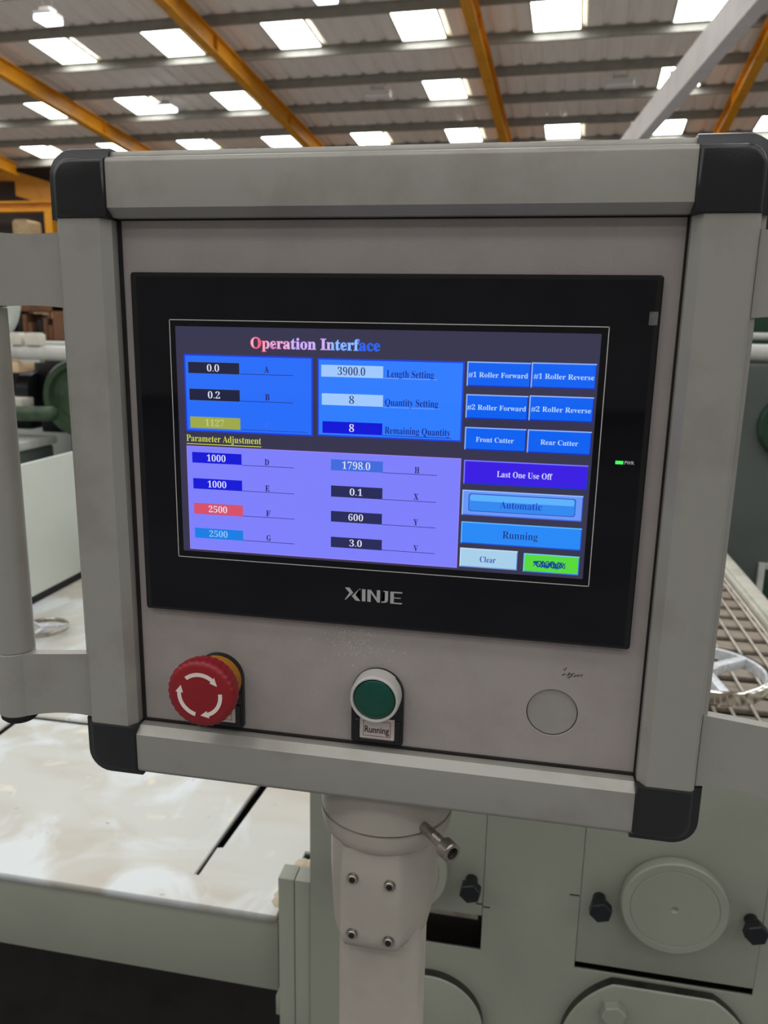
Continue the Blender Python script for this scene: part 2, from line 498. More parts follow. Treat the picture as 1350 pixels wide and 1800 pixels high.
# lamps under the roof
def lamp(u, v, z, lit, label, w=.42, d=.42):
    t = thing('high_bay_lamp', label, 'lamp', W(u, v, z), 'lamps hung under the roof', HA)
    bm = B(); box(bm, -w / 2, w / 2, -d / 2, d / 2, .10, .17, .02)
    box(bm, -w * .3, w * .3, -d * .3, d * .3, .17, .26, .02)
    obj('housing', bm, M['lamp_body'], t)
    bm = B(); box(bm, -w / 2 + .01, w / 2 - .01, -d / 2 + .01, d / 2 - .01, 0, .0995, .02)
    obj('diffuser', bm, M['lamp_face'] if lit else M['lamp_body'], t)
    top = roof_z(v) - z
    for s in (-1, 1):
        bm = B(); cyl(bm, (s * w * .25, 0, .24), (s * w * .25, 0, top), .006, 6)
        obj('hanger', bm, M['purlin'], t)
lamp(-10.87, 15.18, 7.5, True, 'lit square lamp hung at the top left, above the leftmost skylight of its row')
lamp(-11.75, 21.6, 7.5, True, 'lit square lamp hung beside a skylight, above the black corner at left')
lamp(-5.01, 15.2, 7.5, True, 'lit square lamp cut off by the top edge of the picture')
lamp(-5.56, 21.4, 7.5, False, 'unlit grey lamp box hung between the two middle rafters', .68, .3)
lamp(0.53, 21.5, 7.5, False, 'unlit grey lamp box hung left of the pale girder', .68, .3)

# ------------------------------------------------------------------ machinery behind the panel
# feed table (left)
ft = thing('feed_table', 'long pale stained machine table with dark slots, behind the panel at lower left', 'machine table', (0, 0, 0))
TZ = 0.759
outer = [(-0.2101, 0.44), (-0.2101, 0.575), (-0.16, 0.575), (-0.16, 2.7), (-2.4, 2.7), (-2.4, 0.44)]
slot1 = [(-0.3480, 0.493), (-0.3395, 0.4925), (-0.3375, 0.554), (-0.3295, 0.556), (-0.3190, 0.71), (-0.2960, 1.02), (-0.3130, 1.02), (-0.3385, 0.70)]
slot2 = [(-0.875, 0.62), (-0.856, 0.62), (-0.856, 0.846), (-0.55, 0.846), (-0.55, 0.864), (-0.875, 0.864)]
bm = holed('table_top', outer, [slot1, slot2], 0.0115, lambda a, b, w: Vector((a, b, TZ - 0.0115 + w)))
obj('table_top', bm, M['table'], ft, smooth=0)
bm = B(); box(bm, -2.4, -0.2085, 0.4425, 0.47, 0.6405, TZ - 0.0117, 0.001)
obj('front_apron', bm, M['machine'], ft)
for (x0, x1, zt) in ((-0.2005, -0.1799, .8305), (-0.1789, -0.1590, .8305)):
    bm = B(); box(bm, x0, x1, 0.422, 0.45, 0.35, zt, 0.0008)
    obj('end_strip', bm, M['machine'], ft)
bm = B(); box(bm, -0.2085, -0.2006, 0.43, 0.47, 0.615, 0.645, .001); box(bm, -0.2085, -.2006, .46, .5, .35, .64)
obj('end_bracket', bm, M['machine'], ft)
bm = B(); box(bm, -2.4, -.165, 2.5, 2.55, .0, .745); box(bm, -2.4, -2.3, .5, .6, 0, .74); box(bm, -.32, -.22, 1.5, 1.6, 0, .74)
box(bm, -2.4, -.2, 1.1, 1.16, .36, .45)
box(bm, -2.39, -.21, .47, 2.5, .655, .67); box(bm, -2.4, -.205, .70, .72, 0, .655)  # added dark deck and skirt, painting slots and space below the table as shade
obj('under_frame', bm, M['machine_dark'], ft)
# dust heaped at the corner of the bed
bm = B()
for k in range(26):
    x = -.2 + random.random() * .035; y = .46 + random.random() * .05
    r = .004 + random.random() * .007
    lathe(bm, (x if y > .5 else min(x, -.212 + random.random() * .01), y + (.0 if y > .5 else .0), TZ), (0, 0, 1), [(0, r * 1.6), (r * .35, r * 1.1), (r * .55, 0)], 7)
for k in range(40):
    x = -.205 + random.random() * .046; y = .458 + random.random() * .09
    r = .004 + random.random() * .010
    lathe(bm, (x, y, TZ), (0, 0, 1), [(0, r * 1.5), (r * .5, r * 1.0), (r * .8, 0)], 7)
d = obj('wood_dust', bm, M['dust'], smooth=60); d['kind'] = 'stuff'
tag(d, 'brown wood dust heaped on the table corner beside the housing', 'dust')

# roller housing (right)
rh = thing('roller_housing', 'grey green machine housing with round bearing caps, below and behind the panel', 'machine', (0, 0, 0))
FY = 0.42
outer = [(-.1582, .30), (.72, .30), (.72, 1.045), (-.1582, 1.045)]
slotR = [(.1663, .7677), (.3658, .7677), (.3658, 1.03), (.1663, 1.03)]
slotL = [(-.120, .7712), (.0555, .7712), (.0555, 1.03), (-.120, 1.03)]
bm = holed('front_plate', outer, [slotR, slotL], .006, lambda a, b, w: Vector((a, FY + w, b)))
obj('front_plate', bm, M['machine'], rh, smooth=0)
bm = B(); box(bm, -.1582, .72, FY + .0305, .50, .30, 1.045, 0); obj('housing_body', bm, M['machine_dark'], rh)  # body coloured dark so the slot gaps read as deep shade
bm = B(); box(bm, -.1582, .72, FY + .001, .502, 1.0455, 1.053, .002); box(bm, -.1582, -.152, FY + .0062, FY + .0304, .30, 1.045); box(bm, .714, .72, FY + .0062, FY + .0304, .30, 1.045); obj('housing_lid', bm, M['machine'], rh)
for (x0, x1, z0, cx) in ((.1669, .3652, .7785, .2668), (-.1194, .0549, .8212, -.0445)):
    bm = B(); box(bm, x0, x1, FY + .0002, FY + .03, z0, 1.0295, .0006)
    blk = obj('bearing_block', bm, M['machine'], rh)
    bm = B()
    lathe(bm, (cx, FY, .881), (0, -1, 0), [(-.001, .050), (.002, .050), (.002, .0545), (.007, .0575), (.017, .0575), (.0185, .056), (.0185, .0485), (.0178, .048), (.0178, .0475), (.0185, .047), (.0185, .0042), (.0165, .0028), (.0165, 0)], 64, caps=(True, False))
    obj('bearing_cap', bm, M['machine'], blk)
    for dx, dz in ((-.0792 if cx > 0 else -.0655, -.012), (.0852, -.012)):
        bm = B()
        cyl(bm, (cx + dx, FY + .001, .881 + dz), (cx + dx, FY - .022, .881 + dz), .0074, 18)
        lathe(bm, (cx + dx, FY - .014, .881 + dz), (0, -1, 0), [(0, .0120), (.001, .0128), (.0118, .0128), (.013, .0116)], 6, phase=.3)
        obj('hex_bolt', bm, M['black_bolt'], blk, smooth=20)
# shiny shaft glimpsed in the left gap
bm = B(); cyl(bm, (-.115, FY + .018, .812), (.050, FY + .018, .812), .010, 20)
obj('adjusting_shaft', bm, M['steel'], rh)
def flange(cx, cz, r, flat, bolts):
    out = []
    N = 72
    for k in range(N):
        a = 2 * math.pi * k / N
        x, z = r * math.cos(a), r * math.sin(a)
        out.append((cx + x, min(cz + z, flat)))
    bm = B()
    def shrink(p, s): return (cx + (p[0] - cx) * s, cz + (p[1] - cz) * s)
    loft(bm, [[Vector((p[0], FY - .0002, p[1])) for p in out], [Vector((p[0], FY - .011, p[1])) for p in out]], caps=False)
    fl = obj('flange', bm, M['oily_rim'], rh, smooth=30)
    bm = B()
    q = [shrink(p, .985) for p in out]; q2 = [shrink(p, .965) for p in out]
    loft(bm, [[Vector((p[0], FY - .0108, p[1])) for p in out], [Vector((p[0], FY - .0125, p[1])) for p in q], [Vector((p[0], FY - .013, p[1])) for p in q2]])
    obj('flange_face', bm, M['machine'], fl, smooth=30)
    for bx, bz in bolts:
        bm = B()
        lathe(bm, (bx, FY - .0125, bz), (0, -1, 0), [(0, .0175), (.002, .0175), (.002, .0145), (.012, .0145), (.0135, .0130)], 6, phase=.25)
        obj('hex_bolt', bm, M['machine'], fl, smooth=20)
flange(.266, .668, .112, .7655, [(.2127, .7325)])
flange(-.004, .668, .0672, .80, [(-.04, .70)])
# scribed alignment marks
for (x0, x1, z) in ((.1545, .1655, .868), (.047, .0555, .8375), (.0560, .064, .8345)):
    bm = B(); box(bm, x0, x1, FY - .0006, FY - .0001, z - .0007, z + .0007)
    obj('scribe_mark', bm, M['ink'], rh, smooth=0)

# handwheels
def handwheel(name, c, r, h, label, spokes, a0, mrim):
    t = thing(name, label, 'handwheel', c, 'handwheels beside the panel')
    bm = B()
    n = 72; w = r * .10
    prof = [(r, -h * .8), (r, -.002), (r - .003, 0), (r - w + .003, 0), (r - w, -.003), (r - w, -h * .8), (r - w * .5, -h)]
    rs = [[bm.verts.new((p[0] * math.cos(2 * math.pi * k / n), p[0] * math.sin(2 * math.pi * k / n), p[1])) for p in prof] for k in range(n)]
    for k in range(n):
        a, b = rs[k], rs[(k + 1) % n]
        for j in range(len(prof)):
            i = (j + 1) % len(prof); bm.faces.new([a[j], b[j], b[i], a[i]]).material_index = 1 if j in (3, 4) else 0
    obj('rim', bm, [mrim, M['cast_white'] if r > .08 else mrim], t)
    for k in range(spokes):
        a = a0 + 2 * math.pi * k / spokes
        bm = B(); box(bm, r * .14, r - w * .8, -r * .075, r * .075, -h * .75, -.002, .002)
        bmesh.ops.rotate(bm, verts=bm.verts, cent=(0, 0, 0), matrix=Matrix.Rotation(a, 3, 'Z'))
        obj('spoke', bm, M['cast_white'], t)
    bm = B(); lathe(bm, (0, 0, -h * 1.3), (0, 0, 1), [(0, r * .2), (h * 1.4, r * .2), (h * 1.5, r * .17), (h * 1.5, r * .06), (h * .9, r * .06)], 32)
    obj('hub', bm, M['cast_white'], t)
    return t
hw = handwheel('handwheel', (.394, .936, .955), .106, .026, 'chrome handwheel with flat white spokes, right of the panel above the conveyor', 3, math.radians(38), M['chrome'])
bm = B(); cyl(bm, (0, 0, -.02), (0, 0, -.0688), .011, 20)
obj('spindle', bm, M['steel'], hw)
h2 = handwheel('handwheel', (-1.075, 1.245, TZ + .022), .058, .012, 'small steel handwheel lying on the pale table, seen between the left handle and the panel', 3, math.radians(35), M['steel'])

# slatted conveyor (right)
cv = thing('slat_conveyor', 'slatted conveyor with pale wires and side rail, running away right of the panel', 'conveyor', (0, 0, 0))
slat_me = None
y = .60; k = 0
while y < 2.15:
    if slat_me is None:
        bm = B(); box(bm, .30, .600, -.0225, .0225, .876, .886, .002, 1)
        s = obj('slat', bm, M['slat'], cv); slat_me = s.data; s.location = (0, y, 0)
    else: link('slat', slat_me, cv, (0, y, 0))
    y += .07
for x in (.365, .410, .439, .4765, .5165, .553, .587):
    bm = B(); cyl(bm, (x, .59, .889), (x, 2.17, .889), .0028, 8); obj('wire', bm, M['wire'], cv)
bm = B(); box(bm, .612, .622, .58, 2.17, .83, .893, .001); box(bm, .622, .656, .58, 2.17, .83, .899, .003)
obj('side_rail', bm, M['rail'], cv)
bm = B(); cyl(bm, (.603, .58, .882), (.603, 2.17, .882), .004, 8); obj('edge_wire', bm, M['wire'], cv)
bm = B(); box(bm, .28, .66, .6, 2.17, .79, .83); box(bm, .3, .34, .62, .66, 0, .79); box(bm, .6, .64, .62, .66, 0, .79); box(bm, .3, .34, 2.1, 2.14, 0, .79); box(bm, .6, .64, 2.1, 2.14, 0, .79)
obj('under_frame', bm, M['machine_dark'], cv)

# slate green machine at the far right
gm = thing('slate_green_machine', 'tall slate green machine cabinet with pipes on top, at the right edge behind the conveyor', 'machine', (0, 0, 0))
bm = B(); box(bm, .62, 1.6, 2.2, 3.0, 0, 1.432, .012); obj('cabinet', bm, M['slate'], gm)
bm = B(); cyl(bm, (.60, 2.24, 1.462), (1.6, 2.24, 1.462), .027, 20); obj('top_pipe', bm, M['pale_pipe'], gm)
bm = B(); cyl(bm, (.60, 2.32, 1.512), (1.6, 2.32, 1.512), .012, 16); obj('guard_rail', bm, M['pale_pipe'], gm)
bm = B(); box(bm, .60, 1.6, 2.4, 2.5, 1.433, 1.62, .01); obj('green_beam', bm, M['dark_green'], gm)
bm = B(); lathe(bm, (.865, 2.2, 1.245), (0, -1, 0), [(0, .105), (.02, .105), (.03, .097), (.03, .08), (.02, .075), (.02, 0)], 48, caps=(True, False)); obj('round_cover', bm, M['dark_green'], gm)
bm = B()
for (x0, x1, z0, z1) in ((.815, .835, .55, .81), (1.1, 1.12, .55, .81), (.835, 1.1, .79, .81), (.835, 1.1, .55, .57)): box(bm, x0, x1, 2.185, 2.2, z0, z1, .002)
wf = obj('hatch_frame', bm, M['pale_pipe'], gm)
bm = B(); box(bm, .836, 1.099, 2.193, 2.1995, .571, .789, .001); obj('hatch_cover', bm, M['dark_green'], wf)

# pale cabinet standing on the table, left
pc = thing('sheet_guard', 'plain pale green grey sheet guard standing on the table behind the left handle', 'guard', (0, 0, 0))
bm = B(); box(bm, -1.238, -1.229, 1.0, 2.35, TZ + .022, 1.146, .003); obj('sheet', bm, M['pale_sheet'], pc)
for y in (1.04, 2.28):
    bm = B(); box(bm, -1.262, -1.239, y - .02, y + .02, TZ + .0002, 1.1, .002); obj('upright', bm, M['dark_metal'], pc)
bm = B(); box(bm, -1.236, -1.231, 1.0, 2.35, TZ + .0002, TZ + .0225, .001); obj('gap_strip', bm, M['gasket'], pc)  # black strip stands in for the dark, shaded gap under the sheet
bm = B(); box(bm, -1.19, -.62, 1.70, 1.88, TZ + .0002, TZ + .07, .004); box(bm, -1.15, -.66, 1.73, 1.85, TZ + .07, TZ + .078, .002)
tag(obj('stop_block', bm, M['dark_metal']), 'dark steel block on the table beside the foot of the pale sheet guard', 'block')

# green machine far behind on the left
lm = thing('green_roller_machine', 'dark green machine with round gear cover and roller, seen between left handle and panel', 'machine', (0, 0, 0))
bm = B(); box(bm, -2.15, -1.5, 3.1, 3.6, 0, 1.31, .02); obj('frame_body', bm, M['dark_green'], lm)
bm = B()
lathe(bm, (-2.05, 3.1, 1.17), (0, -1, 0), [(0, .185), (.06, .185), (.075, .172), (.075, .148), (.05, .138), (.05, .11), (.06, .1), (.06, 0)], 56, caps=(True, False))
obj('gear_cover', bm, M['gear_green'], lm)
bm = B(); cyl(bm, (-2.75, 2.9, 1.085), (-2.1, 2.9, 1.108), .034, 28); lathe(bm, (-2.1, 2.9, 1.108), (1, 0, 0.03), [(0, .034), (.012, .03), (.02, .016), (.022, 0)], 28, caps=(False, False)); obj('roller', bm, M['gear_green'], lm)
bm = B(); box(bm, -2.75, -2.205, 2.75, 3.05, 0, .94, .01); obj('pedestal', bm, M['slate'], lm)
bm = B(); box(bm, -2.75, -2.19, 2.72, 3.06, .945, .985, .006); obj('pale_plate', bm, M['pale_pipe'], lm)
bm = B(); box(bm, -2.75, -2.42, 3.2, 3.4, .985, 1.36, .02); cyl(bm, (-2.4, 3.15, 1.19), (-2.33, 3.15, 1.19), .09, 28); obj('motor', bm, M['dark_metal'], lm)
bm = B(); box(bm, -2.33, -2.20, 3.15, 3.3, .985, 1.345, .006); obj('dark_post', bm, M['dark_metal'], lm)
bm = B(); box(bm, -2.45, -2.325, 3.0, 3.1, 1.112, 1.165, .01); obj('bearing_pad', bm, M['white_box'], lm)
bm = B(); cyl(bm, (-2.9, 3.0, 1.379), (-1.6, 3.0, 1.379), .034, 28); box(bm, -2.3, -2.2, 2.98, 3.02, 1.335, 1.347, .002)
tp = obj('white_pipe', bm, M['pale_pipe'], lm)
bm = B(); box(bm, -3.4, -1.5, 3.65, 3.75, 0, 1.42, .01); obj('rear_panel', bm, M['pale_sheet'], lm)
for (x0, x1, lab) in ((-2.345, -2.283, 'white block on the white pipe, nearest the left handle'), (-2.266, -2.19, 'white block on the white pipe, nearest the panel')):
    bm = B(); box(bm, x0, x1, 2.97, 3.03, 1.413, 1.466, .006); box(bm, x0 + .01, x1 - .01, 2.975, 3.025, 1.466, 1.471, .002)
    tag(obj('white_block', bm, M['white_box']), lab, 'block', 'white blocks on the pipe')
bm = B(); box(bm, -2.5, -2.318, 2.99, 3.12, 1.283, 1.342, .012)
tag(obj('wood_billet', bm, M['wood']), 'small pale wooden billet below the white pipe by the left handle', 'wood')
bx = thing('sawn_timber_rack', 'brown timber rack in the far background just under the left handle bracket', 'rack', (0, 0, 0))
for (x0, x1, y0, y1, z0, z1) in ((-4.1, -2.8, 4.6, 4.9, 1.60, 1.66), (-4.1, -2.8, 4.6, 4.9, 1.34, 1.40), (-3.60, -3.54, 4.6, 4.9, 0, 1.9), (-3.17, -3.08, 4.6, 4.9, 0, 1.9)):
    bm = B(); box(bm, x0, x1, y0, y1, z0, z1, .004); obj('rack_beam', bm, M['brown'], bx)
for k in range(9):
    x = -3.53 + k * .039
    bm = B(); box(bm, x, x + .033, 4.62, 4.88, 1.402, 1.45 + .14 * random.random(), .003); obj('board', bm, random.choice([M['brown'], M['wood'], M['dark_metal']]), bx)
bm = B(); lathe(bm, (-3.42, 4.2, 1.66), (0, -1, 0), [(0, .3), (.04, .3), (.05, .29), (.05, .2), (.03, .18), (.03, 0)], 40, caps=(True, False)); box(bm, -3.47, -3.37, 4.2, 4.3, 0, 1.5)
tag(obj('round_guard', bm, M['pale_sheet']), 'large pale round machine guard far behind the left handle', 'machine guard')

# ------------------------------------------------------------------ support post under the panel
PX, PY = .0005, .05
sp = thing('support_post', 'cream grey post with a four-screw clamp casting holding up the panel', 'post', (0, 0, 0))
def rsq(cx, cy, hx, hy, r, z, n=5):
    return [Vector((p[0], p[1], z)) for p in rrect(cx - hx, cx + hx, cy - hy, cy + hy, r, n)]
bm = B(); loft(bm, [rsq(PX, PY, .0268, .0268, .0095, .02), rsq(PX, PY, .0268, .0268, .0095, 1.16)]); obj('pole', bm, M['post'], sp)
bm = B(); box(bm, PX - .12, PX + .12, PY - .12, PY + .12, 0, .02, .003); obj('base_plate', bm, M['post'], sp)
# clamp casting: cup below the swivel seam that turns into a block with a flat front
def casting_section(z, f, wl, wr, side, back, rc):
    """front plate from x=-wl to wr at y=f, sides flare back to +-side"""
    pts = []
    cx = -.002
    c1 = (wr, f); 
    pts += [(-wl + rc * .3, f), (wr - rc, f)]
    pts += [(wr - rc * .3, f + rc * .3), (wr, f + rc)]
    pts += [(wr + (side - wr) * .75, f + .018), (PX + side, f + .030), (PX + side, back - .012), (PX + side - .012, back)]
    pts += [(PX - side + .012, back), (PX - side, back - .012), (PX - side, f + .026), (-wl - (side - wl) * .6, f + .012), (-wl, f + rc * .6)]
    return [Vector((p[0], p[1], z)) for p in pts]
bm = B()
S = [(1.1905, .0135, .021, .0165, .0345, .088, .004), (1.183, .012, .0215, .0175, .0345, .088, .004), (1.160, .0118, .0222, .0180, .0342, .087, .004),
     (1.132, .0118, .0222, .0180, .0318, .084, .004), (1.126, .0122, .0216, .0176, .0305, .082, .004), (1.1205, .0136, .0195, .0160, .0295, .081, .004), (1.1185, .0165, .0175, .0145, .0285, .080, .004)]
loft(bm, [casting_section(*s) for s in S]); obj('clamp_casting', bm, M['post'], sp, smooth=50)
bm = B()
lathe(bm, (PX, PY, 1.2035), (0, 0, -1), [(0, .0408), (.0006, .0426), (.006, .0424), (.011, .0412), (.0145, .038), (.0165, .033)], 64); obj('swivel_cup', bm, M['post'], sp, smooth=50)
bm = B(); cyl(bm, (PX, PY, 1.2030), (PX, PY, 1.2050), .0405, 64); obj('seam_ring', bm, M['gasket'], sp)
bm = B(); lathe(bm, (PX, PY, 1.2045), (0, 0, 1), [(0, .0415), (.0008, .0426), (.029, .0426)], 64); obj('swivel_collar', bm, M['post'], sp)
for x, z in ((-.0134, 1.1709), (.0099, 1.1695), (-.0134, 1.1311), (.0100, 1.1295)):
    bm = B()
    lathe(bm, (x, .0122, z), (0, -1, 0), [(-.001, .0038), (.0008, .0038), (.0008, .0031), (.0022, .0031), (.0026, .0027), (.0026, .0019)], 24, caps=(True, False))
    sc = obj('socket_screw', bm, M['steel'], sp)
    bm = B(); lathe(bm, (x, .0098, z), (0, -1, 0), [(.0, .0018), (.0006, .0018)], 6); obj('hex_socket', bm, M['dark_hole'], sc)
th = math.radians(-48); dr = Vector((math.cos(th), math.sin(th), 0)); bc = Vector((PX, PY, 1.2085)) + dr * .042
bm = B()
lathe(bm, bc, dr, [(0, .0033), (.022, .0033)], 20)
for k in range(9): lathe(bm, bc + dr * (.012 + k * .0011), dr, [(0, .0033), (.0004, .0036), (.0008, .0033)], 20, caps=(False, False))
lathe(bm, bc + dr * .022, dr, [(0, .0050), (.0004, .0060), (.0072, .0060), (.0080, .0053), (.0080, .0036), (.0040, .0034)], 28, caps=(True, False))
cb = obj('clamp_bolt', bm, M['steel'], sp)
bm = B(); lathe(bm, bc + dr * .0262, dr, [(0, .0035), (.0006, .0035)], 6); obj('hex_socket', bm, M['dark_hole'], cb)

# ------------------------------------------------------------------ the control panel
CX, CZ = .0008, 1.4114
cp = thing('control_panel', 'grey aluminium operator control box with black corners, lit touchscreen and push buttons', 'control panel', (CX, 0, CZ))
ORG = Vector((CX, 0, CZ))
def part(name, bm, m, parent=None, smooth=35):
    """build in world coordinates, hang on the panel"""
    p = parent or cp
    bmesh.ops.translate(bm, verts=bm.verts, vec=-ORG)
    return obj(name, bm, m, p, smooth)
# frame rail section: (distance from the centre, y)
SEC = [(.1478, .004), (.1447, .004), (.1447, -.0018), (.1490, -.0068), (.1709, -.0068), (.1722, -.0065), (.1732, -.0057), (.1738, -.0044), (.1740, -.0022), (.1745, -.0014), (.1760, -.0012), (.1771, -.0004), (.1775, .0012), (.1775, .050), (.1478, .050)]
E0 = .1440
for i in range(4):
    bm = B()
    if i == 0: f = lambda s: (lambda p: Vector((CX + s, p[1], CZ + p[0])))
    elif i == 1: f = lambda s: (lambda p: Vector((CX + s, p[1], CZ - p[0])))
    elif i == 2: f = lambda s: (lambda p: Vector((CX - p[0], p[1], CZ + s)))
    else: f = lambda s: (lambda p: Vector((CX + p[0], p[1], CZ + s)))
    prism(bm, SEC, f(-E0), f(E0))
    part('frame_rail', bm, M['alu'])
# corner caps
def cap(sx, sz):
    bm = B()
    def pol(i0, o, r, corner):
        n = 7; pts = [(i0, i0), (o, i0)]
        for k in range(n + 1):
            a = math.radians(90 * k / n); pts.append((o - r + r * math.cos(a), o - r + r * math.sin(a)))
        pts.append((i0, o))
        return [(CX + sx * p[0], CZ + sz * p[1]) for p in pts]
    L = []
    for (i0, o, r, y) in ((.1436, .1786, .014, .051), (.1436, .1786, .014, -.0014), (.1436, .1781, .0135, -.0026), (.1436, .1752, .010, -.0034), (.1438, .1738, .0095, -.0040), (.1440, .1732, .009, -.0066), (.1446, .1724, .0085, -.0078), (.1460, .1708, .0075, -.0083)):
        L.append([Vector((p[0], y, p[1])) for p in pol(i0, o, r, y)])
    loft(bm, L)
    part('corner_cap', bm, M['black_cap'], smooth=40)
for sx in (-1, 1):
    for sz in (-1, 1): cap(sx, sz)
# enclosure body behind the frame
bm = B(); box(bm, CX - .176, CX + .176, .0505, .13, CZ - .176, CZ + .176, .006); part('rear_housing', bm, M['alu'])
# front plate with its plugged hole
BPX, BPZ, BPR = .0990, 1.2987, .0139
bm = holed('front_plate', [(CX - .1465, CZ - .1465), (CX + .1465, CZ - .1465), (CX + .1465, CZ + .1465), (CX - .1465, CZ + .1465)], [circle(BPX, BPZ, BPR, 56)], .002, lambda a, b, w: Vector((a, .0045 + w, b)))
part('front_plate', bm, M['plate'], smooth=0)
bm = B(); lathe(bm, (BPX, .0075, BPZ), (0, -1, 0), [(0, BPR + .001), (.0006, BPR + .001), (.0006, BPR - .0003), (.0018, BPR - .0006)], 56); part('blanking_plug', bm, M['plug'])
# black gasket line round the plate
for (x0, x1, z0, z1) in ((-.1447, -.1424, -.1447, .1447), (.1436, .1447, -.1447, .1447), (-.1424, .1436, .1439, .1447), (-.1424, .1436, -.1447, -.1427)):
    bm = B(); box(bm, CX + x0, CX + x1, .0035, .0046, CZ + z0, CZ + z1, .0003, 1); part('gasket_strip', bm, M['gasket'])
# scratches and specks on the plate
bm = B()
for k in range(150):
    x = random.gauss(-.012, .011); z = 1.3315 + random.gauss(0, .006) - abs(random.gauss(0, .003))
    if z > 1.339 or z < 1.31: continue
    r = .00012 + random.random() * .00018; quad(bm, x - r, x + r, z - r, z + r, .00442)
part('white_specks', bm, M['white_print'], smooth=0)['kind'] = 'stuff'
bm = B()
for (x, z) in ((.1035, 1.3218), (.106, 1.3222), (.108, 1.3225), (.1095, 1.3215), (.111, 1.322), (.1128, 1.3222), (.1068, 1.3208), (.104, 1.325)):
    for j in range(2):
        a = random.uniform(.2, 1.3); L = random.uniform(.0006, .0016); w = .00013
        d = Vector((math.cos(a), 0, math.sin(a))) * L; nrm = Vector((-math.sin(a), 0, math.cos(a))) * w; c = Vector((x + j * .0005, .00442, z))
        bm.faces.new([bm.verts.new(c + q) for q in (-d - nrm, d - nrm, d + nrm, -d + nrm)])
part('scratch_marks', bm, M['ink'], smooth=0)['kind'] = 'stuff'

# ---- touchscreen
Z0 = 1.4   # screen layout below is in metres from x = 0, z = 1.4
bm = B()
def rr(x0, x1, z0, z1, r, y): return [Vector((p[0], y, p[1])) for p in rrect(x0, x1, z0, z1, r, 4)]
loft(bm, [rr(-.1360, .1360, 1.3408, 1.5291, .0016, .0044), rr(-.1360, .1360, 1.3408, 1.5291, .0016, .0008), rr(-.1353, .1353, 1.3415, 1.5284, .0016, .0001), rr(-.1325, .1330, 1.3425, 1.5268, .0010, .0001)], caps=False)
ts = part('touch_screen', bm, M['bezel_edge'])
def spart(name, bm, m, smooth=0): return part(name, bm, m, ts, smooth)
bm = B(); box(bm, -.1325, .1330, .0000, .0040, 1.3425, 1.5268); spart('front_glass', bm, M['glass'])
def lines(bm, x0, x1, z0, z1, w, y, mi=0):
    for q in ((x0, x1, z1 - w, z1), (x0, x1, z0, z0 + w), (x0, x0 + w, z0, z1), (x1 - w, x1, z0, z1)): quad(bm, *q, y, mi)
bm = B(); lines(bm, -.1146, .1129, 1.3737, 1.5051, .00042, -.0001); spart('border_line', bm, M['white_print'])

C_ = {}
def sm(c, k=1.0):
    key = (c, k)
    if key not in C_: C_[key] = screen_mat('screen_%d_%d_%d' % c, c, k)
    return C_[key]
bm = B(); slab(bm, -.1112, .1094, 1.3776, 1.5016, -.00012); spart('display', bm, sm((52, 50, 76)))
def panel(x0, x1, z0, z1, edge, fill, w=.0008):
    bm = B(); slab(bm, x0, x1, Z0 + z0, Z0 + z1, -.00024, mi=0); slab(bm, x0 + w, x1 - w, Z0 + z0 + w, Z0 + z1 - w, -.0003, .00006, mi=1)
    return spart('screen_field', bm, [sm(edge), sm(fill)])
panel(-.1069, -.0352, .0457, .0871, (24, 60, 222), (36, 108, 248))
panel(-.0327, .0438, .0462, .0868, (24, 66, 226), (44, 124, 255))
panel(-.1072, .0441, -.0212, .0377, (150, 128, 240), (124, 127, 250), .0005)
def readout(x0, x1, z0, z1, fill, txt, tcol, cap=.0036, edge=None, wide=.0, tw=None):
    bm = B(); slab(bm, x0, x1, Z0 + z0, Z0 + z1, -.00036, .00006)
    mats = [sm(fill), sm(tcol)]
    if edge:
        mats.append(sm(edge)); lines(bm, x0 - .0003, x1 + .0003, Z0 + z0 - .0003, Z0 + z1 + .0003, .0003, -.0004, 2)
    cx = (x0 + x1) / 2 - .0003; cz = Z0 + (z0 + z1) / 2
    w = tw or (.0027 * len(txt) - (.0012 if '.' in txt else 0))
    put_text(bm, txt, cx - w / 2, cx + w / 2, cz - cap / 2, cap, -.00044, True, -.009, 1)
    return spart('readout', bm, mats)
white = (222, 224, 246); dark = (36, 40, 84)
readout(-.1045, -.0756, .0771, .0830, (26, 30, 62), '0.0', white, edge=(60, 110, 220))
readout(-.1043, -.0756, .0627, .0688, (26, 30, 62), '0.2', white, edge=(60, 110, 220))
readout(-.1043, -.0757, .0477, .0537, (158, 168, 72), '1127', (196, 204, 140), edge=(80, 130, 200))
readout(-.0306, .0022, .0773, .0834, (158, 200, 255), '3900.0', (40, 46, 96), .0040, tw=.0146)
readout(-.0303, .0024, .0627, .0687, (158, 200, 255), '8', (40, 50, 110), .0040)
readout(-.0299, .0023, .0479, .0541, (8, 14, 214), '8', white, .0039)
readout(-.1040, -.0754, .0284, .0343, (8, 14, 214), '1000', white)
readout(-.1039, -.0754, .0138, .0197, (8, 14, 214), '1000', white)
readout(-.1037, -.0754, -.0003, .0055, (214, 78, 104), '2500', white, edge=(180, 90, 160))
readout(-.1039, -.0754, -.0144, -.0086, (14, 124, 226), '2500', (150, 200, 250))
readout(-.0252, .0030, .0281, .0340, (62, 106, 220), '1798.0', white, .0039, tw=.0152)
readout(-.0251, .0030, .0137, .0198, (34, 38, 86), '0.1', white)
readout(-.0251, .0030, -.0001, .0058, (34, 38, 86), '600', white)
readout(-.0251, .0032, -.0144, -.0086, (34, 38, 86), '3.0', white)
